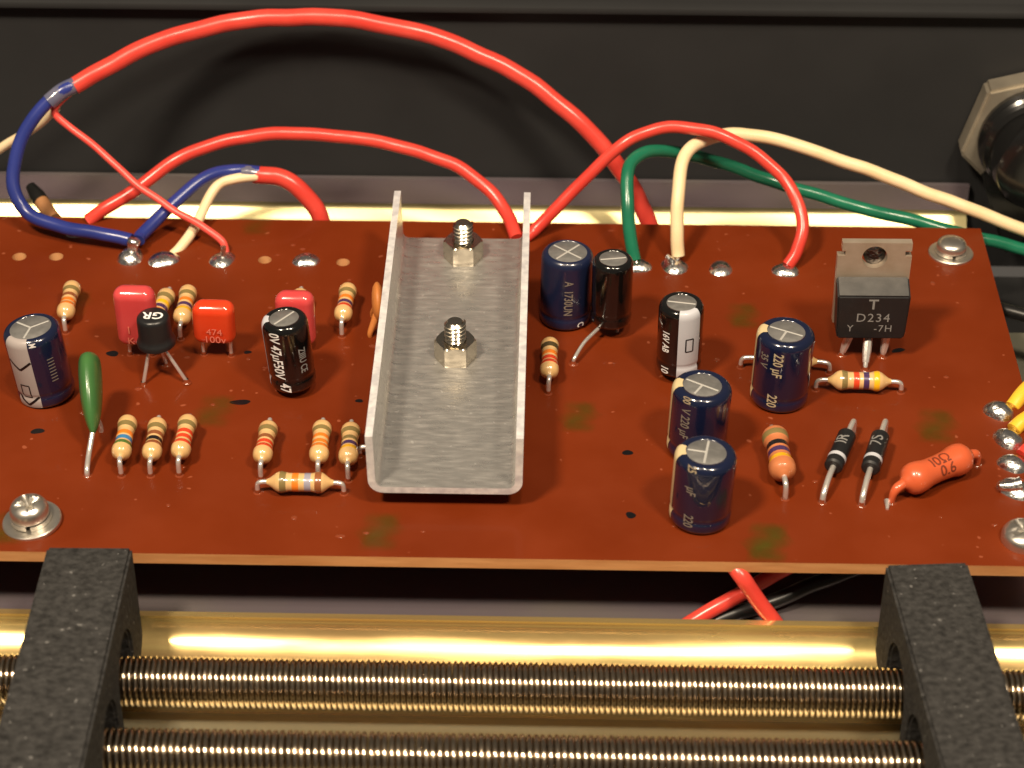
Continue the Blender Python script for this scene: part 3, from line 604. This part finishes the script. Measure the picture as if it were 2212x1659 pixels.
def disc_cap():
    f = at(800, 727); t = thing('ceramic_capacitor', 'orange ceramic disc capacitor edge on against the heat sink side', 'capacitor', (f.x, f.y, 0))
    c = aty(816, 652, f.y+2.6)-Vector((f.x, f.y, 0)); g = Geo(); n = 28
    g.join(lathe([(0.05, -0.85), (1.2, -0.8), (2.2, -0.6), (2.75, -0.25), (2.85, 0), (2.75, 0.25), (2.2, 0.6), (1.2, 0.8), (0.05, 0.85)], n), Matrix.Translation(c) @ Matrix.Rotation(math.radians(6), 4, 'Z') @ Matrix.Rotation(math.pi/2, 4, 'Y'))
    part('disc', g, M['orange_cap'], t, smooth=60)
    for e in (0, 5.0):
        p = spline([(0, e, -0.3), (0, e, 0.6), (c.x*0.5, e+(0.6 if e == 0 else -0.6), c.z*0.45), (c.x*0.95, c.y+(-1.5 if e == 0 else 1.5), c.z-1.2)], 5)
        part('coated_lead', tube(p, [0.3+0.35*i/len(p) for i in range(len(p))], 10), M['orange_cap'], t, smooth=60)
disc_cap()

# ================================================================== small transistor marked GR
def small_transistor():
    c = at(357, 813); t = thing('transistor', 'small round black transistor marked GR standing on three legs', 'transistor', (c.x, c.y, 0), (0, math.radians(-2), 0))
    zb = 5.1; b = Vector((-0.55, 0.3, 0))
    prof = [(1.0, zb), (2.3, zb+0.05), (2.62, zb+0.3), (2.66, zb+0.75), (2.55, zb+1.05), (2.38, zb+1.35), (2.3, zb+1.9), (2.24, zb+4.2), (2.16, zb+4.6), (1.95, zb+4.85), (1.6, zb+4.95), (0.02, zb+4.97)]
    part('body', lathe(prof, 36, cap1=False).xf(Matrix.Translation(b)), M['plastic'], t, smooth=45)
    part('lettering', text_geo('GR', 2.2, 0.04).xf(Matrix.Translation(b+Vector((0.1, -0.15, zb+4.99))) @ Matrix.Rotation(math.pi-0.05, 4, 'Z')), M['white_print'], t, smooth=0)
    for px, off in (((310, 831), (-0.9, -0.6)), ((404, 828), (0.9, -0.6)), ((360, 789), (0.1, 0.6))):
        f = at(*px)-Vector((c.x, c.y, 0)); q = b+Vector((off[0], off[1], zb+0.1))
        part('lead', tube([(f.x, f.y, -0.4), (f.x, f.y, 0.2), tuple(q)], 0.27, 8), M['lead'], t, smooth=60); fillet(t, f.x, f.y, 0.8)
small_transistor()

# ================================================================== power transistor D234
def power_transistor():
    c = at(1864, 769); t = thing('power_transistor', 'flat black power transistor marked D234 with metal tab', 'transistor', (c.x, c.y, 0), (math.radians(-1.5), 0, math.radians(0.5)))
    z0 = 3.9; W = 10.0; zp = 12.2; zt = 17.35; yb = 1.6; x0 = 0.45
    # plastic block, slightly narrower towards the bottom as the drawn mould shows
    g = Geo(); yf = -1.6; yk = yb-0.05
    sec = [(z0, W/2-0.45), (z0+1.0, W/2-0.25), (zp-0.6, W/2-0.02), (zp, W/2-0.05)]; vs = []
    for j, (z, hw) in enumerate(sec): vs += [(-hw, yf, z-1.45*(j > 1)), (hw, yf, z-1.45*(j > 1)), (hw, yk, z), (-hw, yk, z)]
    fs = [(3, 2, 1, 0)]
    for j in range(3):
        for i in range(4): fs.append((j*4+i, j*4+(i+1) % 4, j*4+4+(i+1) % 4, j*4+4+i))
    fs.append((12, 13, 14, 15)); bm = to_bm(Geo().add(vs, fs)); bmesh.ops.bevel(bm, geom=[e for e in bm.edges if e.calc_face_angle(0) > 0.8], offset=0.22, segments=2, affect='EDGES'); bm.normal_update(); bm.faces.index_update()
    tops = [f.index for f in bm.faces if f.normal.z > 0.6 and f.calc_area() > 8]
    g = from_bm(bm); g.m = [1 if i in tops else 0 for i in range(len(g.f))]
    part('body', g.xf(Matrix.Translation((x0, 0, 0))), [M['plastic'], M['plastic_sheen']], t, smooth=40)
    # tab with a round hole and two notches
    cu = bpy.data.curves.new('b', 'CURVE'); cu.dimensions = '2D'; cu.fill_mode = 'BOTH'; cu.extrude = 0.6
    def poly(pts):
        s = cu.splines.new('POLY'); s.points.add(len(pts)-1); s.use_cyclic_u = True
        for q, p in zip(s.points, pts): q.co = (p[0], p[1], 0, 1)
    n1, n2 = zp+3.9, zp+3.1
    poly([(-W/2+0.1, z0+0.6), (W/2-0.1, z0+0.6), (W/2+0.02, zp), (W/2+0.05, n2), (W/2-0.9, n2), (W/2-0.9, n1), (W/2-0.02, n1), (W/2-0.02, zt), (-W/2+0.5, zt), (-W/2+0.5, n1), (-W/2+1.0, n1), (-W/2+1.0, n2), (-W/2-0.05, n2), (-W/2-0.02, zp)])
    poly([(0.0+1.72*math.cos(-k*math.pi/14), zp+2.9+1.72*math.sin(-k*math.pi/14)) for k in range(28)])
    o = bpy.data.objects.new('b', cu); C.objects.link(o); me = bpy.data.meshes.new_from_object(o.evaluated_get(bpy.context.evaluated_depsgraph_get())); bpy.data.objects.remove(o)
    g = Geo(); g.add([(v.co.x+x0, yb+0.6-v.co.z, v.co.y) for v in me.vertices], [tuple(p.vertices) for p in me.polygons]); part('tab', g, M['tab'], t, smooth=30)
    part('hole_plug', dome(1.68, 0.5, 24, seed=5).xf(Matrix.Translation((x0, yb+1.15, zp+2.9)) @ Matrix.Rotation(math.pi/2, 4, 'X')), M['dark_metal'], t, smooth=60)
    for s, size, x, z in (('T', 2.2, 0.0, zp-2.75), ('D234', 1.9, 0.1, zp-4.9), ('Y', 1.5, -2.9, zp-6.6), ('-7H', 1.5, 1.6, zp-6.6)):
        part('lettering', text_geo(s, size, 0.0 if s != 'T' else 0.04, space=1.15).xf(Matrix.Translation((x0+x, yf-0.02, z)) @ Matrix.Rotation(math.pi/2, 4, 'X')), M['grey_print'], t, smooth=0)
    for px, xx, dy in (((1817, 768), -2.54, 0), ((1906, 772), 2.54, 0), ((1868, 801), 0.0, 0)):
        f = at(*px)-Vector((c.x, c.y, 0)); q = Vector((x0+xx, 0, z0))
        wide = part('lead', tube([tuple(q+Vector((0, 0, 0.5))), tuple(q+Vector((0, 0, -0.3))), tuple(q*0.5+f*0.5), tuple(f*0.8+q*0.2)], [0.64, 0.64, 0.60, 0.45], 8), M['lead'], t, smooth=30)
        part('lead', tube([tuple(f*0.7+q*0.3), (f.x, f.y, 0.2), (f.x, f.y, -0.4)], 0.36, 8), M['lead'], t, smooth=60); fillet(t, f.x, f.y, 0.9)
power_transistor()

# ================================================================== heat sink and its bolts
HX0, HX1, HY0, HY1, HZ = -16.7, 0.95, -27.3, 31.5, 3.5     # inside of the channel floor
def heat_sink():
    t = thing('heat_sink', 'bare aluminium U shaped heat sink in the middle of the board', 'heat sink', ((HX0+HX1)/2, HY0, HZ))
    hw = (HX1-HX0)/2; th = 0.95; wall = 8.0; lean = 0.12
    prof = [(-hw-lean, wall), (-hw, 1.0)]+[(-hw+1.0-math.cos(math.radians(a))*1.0, 1.0-math.sin(math.radians(a))*1.0) for a in (15, 30, 45, 60, 75, 90)]
    prof += [(-x, z) for x, z in reversed(prof)]
    P = [Vector(p) for p in prof]; N = len(P); off = []
    for i in range(N):
        d = (P[min(i+1, N-1)]-P[max(i-1, 0)]).normalized(); off.append(P[i]+Vector((d.y, -d.x))*th)
    ring = P+off[::-1]; n = len(ring); D = HY1-HY0; ny = 30; vs = []; fs = []; ms = []; rnd = random.Random(3)
    wob = [rnd.uniform(-0.05, 0.05) for _ in range(ny+1)]
    for k in range(ny+1):
        for i, p in enumerate(ring):
            top = i in (0, N-1, N, n-1); vs.append((p.x, D*k/ny, p.y+(wob[k] if top else 0)))
    for k in range(ny):
        for i in range(n):
            fs.append((k*n+i, k*n+(i+1) % n, (k+1)*n+(i+1) % n, (k+1)*n+i)); ms.append(1 if i in (N-1, n-1) else 0)
    for base in (0, ny*n):
        for i in range(N-1): fs.append((base+i, base+i+1, base+n-2-i, base+n-1-i)); ms.append(1)
    g = Geo().add(vs, fs, ms)
    part('channel', g, [M['alu'], M['alu_edge']], t, smooth=40)
    for y in (17.0, 50.0):
        part('spacer_block', box((-5, y-5, -HZ+0.05), (5, y+5, -th-0.03), 0.3), M['plastic'], t)
heat_sink()
def nut_and_bolt(px, py, ztop, rot, label):
    c = at(px, py, HZ); t = thing('bolt', label, 'bolt', (c.x, c.y, HZ+0.02), (0, 0, math.radians(rot)), 'bolts through the heat sink')
    R = 2.9; h = 3.0
    bm = to_bm(prism([(R*math.cos(math.radians(60*k)), R*math.sin(math.radians(60*k))) for k in range(6)], 0, h)); g0 = from_bm(bm)
    # chamfered hex nut: hexagon cut by a cone at the top
    vs = []; fs = []; n = 48
    def hexr(a): a = (math.degrees(a)) % 60; return R*math.cos(math.radians(30))/math.cos(math.radians(a-30))
    rings = []
    for z, lim in ((0.0, 2.8), (0.2, 9), (h-0.4, 9), (h-0.18, 2.85), (h, 2.6)):
        rings.append([(min(hexr(2*math.pi*k/n), lim), z) for k in range(n)])
    for ring in rings: vs += [(q*math.cos(2*math.pi*k/n), q*math.sin(2*math.pi*k/n), z) for k, (q, z) in enumerate(ring)]
    vs += [(1.55*math.cos(2*math.pi*k/n), 1.55*math.sin(2*math.pi*k/n), h-0.02) for k in range(n)]
    for j in range(5):
        for k in range(n): fs.append((j*n+k, j*n+(k+1) % n, (j+1)*n+(k+1) % n, (j+1)*n+k))
    part('nut', Geo().add(vs, fs), M['nickel'], t, smooth=22)
    # helical thread
    L = ztop; pitch = 0.62; turns = L/pitch; nn = 20; vs = []; fs = []; rows = int(turns*nn)
    pr = [(1.22, 0.0), (1.50, 0.25), (1.50, 0.36), (1.22, 0.62)]
    for i in range(rows+1):
        a = 2*math.pi*i/nn; z = 0.5+pitch*i/nn
        for r_, dz in pr: vs.append((r_*math.cos(a), r_*math.sin(a), z+dz*pitch/0.62))
    for i in range(rows):
        for k in range(3): fs.append((i*4+k, (i+1)*4+k, (i+1)*4+k+1, i*4+k+1))
    g = Geo().add(vs, fs); g.join(lathe([(1.24, 0.1), (1.24, L+0.75), (1.0, L+1.0)], 24)); part('threaded_shank', g, M['nickel'], t, smooth=40)
nut_and_bolt(1001, 556, 5.0, 2, 'nickel nut and bolt end near the back of the heat sink')
nut_and_bolt(984, 772, 5.0, 2, 'nickel nut and bolt end in the middle of the heat sink')

# ================================================================== board screws
def screw(px, py, rw, rh, label, cross=True, tilt=(0, 0), sz=1.0):
    c = at(px, py, 0.3); t = thing('screw', label, 'screw', (c.x, c.y, 0.02), (math.radians(tilt[0]), math.radians(tilt[1]), 0.5), 'screws holding the board')
    if rw: part('washer', lathe([(rh*0.6, 0.0), (rw, 0.0), (rw, 0.42), (rw-0.12, 0.55), (rh*0.6, 0.55)], 36, cap0=False, cap1=False), M['steel'], t, smooth=35)
    z = 0.56 if rw else 0.0
    if rw:
        g = Geo(); vs = []; fs = []; n = 34                 # split spring washer
        for i in range(n+1):
            a = -1.9+2*math.pi*0.965*i/n; zz = z+0.12*i/n
            for q, dz in ((rh*0.62, 0.02), (rh*1.06, 0.02), (rh*1.06, 0.68), (rh*0.62, 0.68)): vs.append((q*math.cos(a), q*math.sin(a), zz+dz))
        for i in range(n):
            for k in range(4): fs.append((i*4+k, i*4+(k+1) % 4, (i+1)*4+(k+1) % 4, (i+1)*4+k))
        fs += [(0, 1, 2, 3), (n*4+3, n*4+2, n*4+1, n*4)]
        part('spring_washer', g.add(vs, fs), M['steel'], t, smooth=30); z += 0.85
    # pan head with a cross recess
    n = 48; rings = [(rh, z), (rh, z+0.75), (rh*0.97, z+1.15), (rh*0.88, z+1.55), (rh*0.70, z+1.85), (rh*0.52, z+1.99), (rh*0.36, z+2.05), (rh*0.2, z+2.08), (rh*0.02, z+2.09)]
    vs = []; fs = []
    for q, zz in rings:
        for k in range(n):
            a = 2*math.pi*k/n; x, y = q*math.cos(a), q*math.sin(a); d = 0
            if cross and q < rh*0.6:
                arm = min(abs(x), abs(y)); d = max(0, 1-arm/(rh*0.17)); d = 0.95*min(1, d*2)*(1-0.65*q/(rh*0.6))
            vs.append((x, y, zz-d))
    for j in range(len(rings)-1):
        for k in range(n): fs.append((j*n+k, j*n+(k+1) % n, (j+1)*n+(k+1) % n, (j+1)*n+k))
    h_ = part('head', Geo().add(vs, fs), M['steel'], t, smooth=40); t.scale = (1, 1, sz)
screw(69.4, 1124, 3.75, 2.45, 'steel screw with washer at the front edge beside the foam block', tilt=(0, -5))
screw(2054, 545, 3.3, 2.2, 'steel screw with washer at the rear corner under the green wire', cross=False, sz=0.72)
screw(2212, 1163, 0, 2.85, 'domed steel screw at the front corner cut off by the picture edge', cross=True)

# ================================================================== wires
def path3(pts, amp=0.075):
    P = spline([aty(*p) for p in pts], 8); rnd = random.Random(len(pts)*31+int(pts[0][0])); ph = [rnd.uniform(0, 6.28) for _ in range(6)]; L = 0.0; out = []
    for i, p in enumerate(P):
        if i: L += (p-P[i-1]).length
        k = amp*min(1, i/6, (len(P)-1-i)/6)
        out.append(p+Vector((math.sin(L*0.42+ph[0])+0.5*math.sin(L*0.93+ph[1]), math.sin(L*0.37+ph[2])+0.5*math.sin(L*1.05+ph[3]), math.sin(L*0.45+ph[4])+0.5*math.sin(L*0.88+ph[5])))*k)
    return out
def bare_end(parent, o, a, b, r=0.42):                       # stripped, tinned strands between insulation a and joint b
    part('stripped_end', tube([a-o, (a*0.5+b*0.5)-o+Vector((0.08, 0, 0.06)), b-o], [r, r*0.9, r*1.1], 10), M['solder'], parent, smooth=60)
def wire(name, label, pts, r, matl, cat='wire', parent=None, bare=None):
    P = path3(pts); o = P[0].copy(); g = tube([p-o for p in P], r, 16)
    ob = part(name, g, M[matl], parent, smooth=70, loc=o)
    if not parent: tag(ob, label, cat, 'hook up wires')
    if bare: bare_end(ob, o, aty(*pts[bare[0]]), at(*bare[1]))
    return ob
def shrink_cable():
    t = thing('sheathed_cable', 'thick red sheathed cable arching across the back, splitting into blue and thin red wires', 'cable', (0, 0, 0))
    def p(nm, pts, r, m_):
        g = tube(path3(pts), r, 18); return part(nm, g, M[m_], t, smooth=70)
    P = [(1412, 520, 46.5), (1390, 455, 48), (1345, 372, 50), (1240, 252, 53), (1100, 150, 56), (950, 84, 57), (800, 48, 57), (640, 36, 57), (480, 52, 56), (330, 95, 53), (240, 140, 50), (160, 186, 47.2)]
    p('sheath', P, 1.33, 'red')
    p('blue_core', [(175, 178, 47.6), (128, 200, 46), (70, 258, 43.8), (36, 330, 41.5), (30, 400, 39), (62, 462, 36.6), (130, 490, 34.6), (210, 502, 33.2), (283, 519, 32.2)], 1.02, 'blue')
    p('clear_sleeve', [(163, 183, 47.3), (135, 197, 46.3), (106, 220, 45.2)], 1.25, 'clear')
    p('red_core', [(172, 184, 47.4), (140, 210, 46.8), (118, 240, 46), (150, 275, 45), (230, 337, 42), (300, 402, 39), (370, 450, 36.5), (440, 490, 34.2), (478, 520, 32.8), (489, 548, 32)], 0.56, 'red_thin')
shrink_cable()
def small_cable():
    t = thing('sheathed_cable', 'short red sheathed cable behind the board edge, splitting into blue and cream wires', 'cable', (0, 0, 0))
    def p(nm, pts, r, m_): return part(nm, tube(path3(pts), r, 16), M[m_], t, smooth=70)
    P = [(702, 520, 43.6), (690, 468, 44), (672, 435, 44.5), (640, 402, 45), (600, 382, 45.5), (548, 377, 45.5)]
    p('sheath', P, 1.35, 'red')
    p('blue_core', [(560, 372, 45.5), (505, 368, 45.2), (455, 377, 43.5), (400, 417, 40.5), (345, 467, 37), (308, 505, 34), (299, 519, 32.6)], 0.98, 'blue')
    p('cream_core', [(560, 380, 45), (505, 386, 44), (470, 400, 43), (441, 450, 40), (415, 500, 36), (390, 533, 33.4), (371, 553, 32.3)], 0.78, 'cream')
    p('clear_sleeve', [(556, 376, 45.5), (538, 374, 45.4), (522, 374, 45.2)], 1.22, 'clear')
    bare_end(t, Vector((0, 0, 0)), aty(371, 553, 32.3), at(360, 557, 0.5), 0.3)
small_cable()
wire('wire', 'red wire bowed between the left board edge and the heat sink', [(190, 476, 40.6), (228, 450, 41.5), (300, 405, 43.5), (370, 352, 46), (450, 315, 48), (540, 295, 49), (650, 288, 50), (770, 300, 50), (880, 320, 49), (980, 357, 47), (1050, 405, 44.5), (1092, 455, 41.5), (1116, 515, 36.5)], 1.02, 'red')
wire('wire', 'red wire looping from behind the heat sink to the solder joint beside the D234 transistor', [(1136, 512, 36.5), (1165, 485, 38), (1240, 412, 40), (1330, 322, 42), (1400, 285, 43), (1460, 274, 43), (1540, 287, 42), (1620, 322, 41), (1680, 372, 39), (1720, 432, 36), (1735, 490, 33), (1722, 540, 30.8), (1702, 573, 29.6)], 0.93, 'red', bare=(-1, (1696, 583, 0.3)))
wire('wire', 'cream wire rising from its joint and running off past the black jack', [(1465, 552, 31.2), (1463, 500, 32.4), (1463, 440, 34.5), (1468, 380, 37.5), (1482, 333, 40.5), (1515, 306, 43.5), (1560, 292, 45.5), (1610, 290, 46.2), (1700, 308, 46), (1850, 358, 45), (2000, 415, 44), (2120, 461, 43), (2300, 530, 42)], 0.98, 'cream', bare=(0, (1459, 573, 0.4)))
wire('wire', 'green wire bending up from its joint and running off over the rear screw', [(1371, 562, 30), (1362, 520, 31.5), (1357, 450, 34), (1355, 390, 37), (1361, 352, 39.5), (1385, 332, 41.5), (1422, 326, 43.5), (1485, 334, 46), (1560, 353, 48), (1650, 385, 48), (1720, 408, 47), (1850, 446, 45), (1980, 479, 44), (2100, 510, 43), (2300, 562, 42)], 0.98, 'green', bare=(0, (1377, 574, 0.4)))
wire('wire', 'cream wire running off the left edge behind the blue wire', [(122, 232, 48), (85, 265, 49), (40, 298, 50), (-40, 345, 52)], 0.72, 'cream')
wire('wire', 'upper yellow wire end at the right edge of the board', [(2186, 880, -3.5), (2205, 855, -2), (2230, 832, 0), (2270, 810, 2)], 1.05, 'yellow', bare=(0, (2160, 888, 0.8)))
wire('wire', 'lower yellow wire end at the right edge of the board', [(2190, 928, -9.2), (2208, 910, -8), (2240, 892, -6.5), (2280, 878, -5)], 1.05, 'yellow', bare=(0, (2180, 948, 0.8)))
wire('wire', 'red wire end at the right edge of the board below the yellow ones', [(2207, 985, -14.5), (2225, 972, -13.5), (2270, 960, -12)], 1.0, 'red')
wire('wire', 'red wire dropping from under the board front edge', [(1560, 1190, -33), (1598, 1238, -36.5), (1625, 1278, -37.2), (1668, 1340, -37.8), (1700, 1385, -38.1)], 1.05, 'red')
wire('wire', 'red wire lying flat under the board front edge', [(1720, 1215, -31), (1640, 1258, -33), (1590, 1290, -34.6), (1530, 1322, -35.8), (1480, 1352, -36.6)], 1.0, 'red')
wire('wire', 'black wire lying under the board front edge', [(1860, 1225, -29.5), (1760, 1262, -31.5), (1670, 1298, -33.6), (1590, 1325, -35.2), (1530, 1350, -36)], 1.0, 'black_wire')
bw = wire('wire', 'brown wire with black tip over the rear tray edge at far left', [(118, 474, 46), (104, 456, 47.5), (84, 428, 50)], 1.15, 'brown_wire')
pb = aty(118, 474, 46); part('black_tip', tube([aty(90, 436, 49.3)-pb, aty(80, 422, 50.6)-pb, aty(66, 402, 52.2)-pb], [1.22, 1.22, 0.8], 16), M['black_wire'], bw, smooth=60)
wire('wire', 'black cable lying on the grey plate past the board corner', [(2140, 660, 26), (2180, 672, 24), (2240, 688, 22), (2300, 700, 20)], 1.0, 'black_wire')
wire('wire', 'short yellow wire end showing at the heat sink side', [(781, 868, 0.0), (789, 866, 0.3), (815, 866, 0.6)], 0.62, 'yellow')

# ================================================================== foam dampers and springs
def foam(x0, x1, y1, z1, rot, label):
    t = thing('foam_block', label, 'foam', ((x0+x1)/2, y1, -13.45), (0, 0, math.radians(rot)), 'foam spring dampers')
    hw = (x1-x0)/2; H = z1+13.45; D = 52
    def archs(c, w_, zt): return [(c+w_, 0), (c+w_, zt-w_)]+[(c+w_*math.cos(math.radians(a)), zt-w_+w_*math.sin(math.radians(a))) for a in range(15, 180, 15)]+[(c-w_, zt-w_), (c-w_, 0)]
    out = [(0, H), (0, 0)]
    for c in (-51.6-y1, -63.8-y1): out += archs(c, 4.6, 12.2)
    out += [(-D, 0), (-D, H)]
    g = prism(out, -hw, hw, 'yz')
    bm = to_bm(g); bmesh.ops.bevel(bm, geom=[e for e in bm.edges if e.calc_face_angle(0) > 0.9], offset=0.35, segments=2, affect='EDGES'); bmesh.ops.triangulate(bm, faces=[f for f in bm.faces if len(f.verts) > 4])
    part('block', from_bm(bm), M['foam'], t, smooth=30)
foam(-55.9, -45.5, -40.3, 4.0, 0.6, 'dark grey foam block across the springs on the left side')
foam(46.2, 56.2, -40.3, 3.4, 4.0, 'dark grey foam block across the springs on the right side')

def coil(y, z, R, r, pitch, label):
    t = thing('coil_spring', label, 'spring', (0, y, z)); x0, x1 = -92, 92; turns = (x1-x0)/pitch; n = 24; N = int(turns*n); k = 8; vs = []; fs = []; rnd = random.Random(int(-y)); jit = [rnd.gauss(0, 0.035) for _ in range(int(turns)+3)]
    for i in range(N+1):
        a = 2*math.pi*i/n; q = i/n; k0 = int(q); jx = jit[k0]*(1-q+k0)+jit[k0+1]*(q-k0); x = x0+pitch*q+jx*pitch; rad = Vector((0, math.cos(a), math.sin(a)))
        for j in range(k):
            b = 2*math.pi*j/k; vs.append((x+r*math.sin(b), *( (R+jx*0.5+r*math.cos(b))*rad )[1:]))
    for i in range(N):
        for j in range(k): fs.append((i*k+j, i*k+(j+1) % k, (i+1)*k+(j+1) % k, (i+1)*k+j))
    part('coil', Geo().add(vs, fs), M['spring'], t, smooth=0).data.polygons.foreach_set('use_smooth', [True]*len(fs))
coil(-51.3, -8.0, 2.78, 0.345, 0.70, 'long steel coil spring next to the curved gold wall')
coil(-63.5, -8.0, 2.72, 0.39, 0.80, 'long steel coil spring closest to the viewer')

# ================================================================== jack on the back panel
def jack():
    c = aty(2226, 272, 62); t = thing('jack', 'black jack with large plated hex nut on the back panel', 'jack', (c.x, 62, c.z))
    R = 11.6; rot = 15
    hexp = [(R*math.cos(math.radians(60*k+rot)), R*math.sin(math.radians(60*k+rot))) for k in range(6)]
    bm = to_bm(prism(hexp, -4.2, -0.03, 'xz')); bmesh.ops.bevel(bm, geom=[e for e in bm.edges if e.calc_face_angle(0) > 0.5], offset=0.5, segments=2, affect='EDGES')
    part('nut', from_bm(bm), M['cream_nut'], t, smooth=30)
    tr = Matrix.Rotation(math.pi/2, 4, 'X')
    part('collar', lathe([(8.9, 4.0), (8.9, 5.0), (8.4, 5.4), (8.6, 6.0), (8.2, 6.4), (8.5, 7.0), (8.1, 7.5), (8.4, 8.2), (7.8, 8.6)], 40).xf(tr), M['black_plastic'], t, smooth=30)
    part('housing', lathe([(7.6, 8.2), (7.7, 12.5), (7.2, 13.6), (5.8, 14.2), (3.2, 14.3), (3.0, 12.0), (0.2, 11.9)], 40).xf(tr), M['black_plastic'], t, smooth=40)
    part('lug', prism([(-8.2, -4.5), (-4.0, -16.2), (-2.8, -16.5), (6.5, -5.0)], -11.5, -6.0, 'xz', bev=0.4), M['black_plastic'], t)
jack()
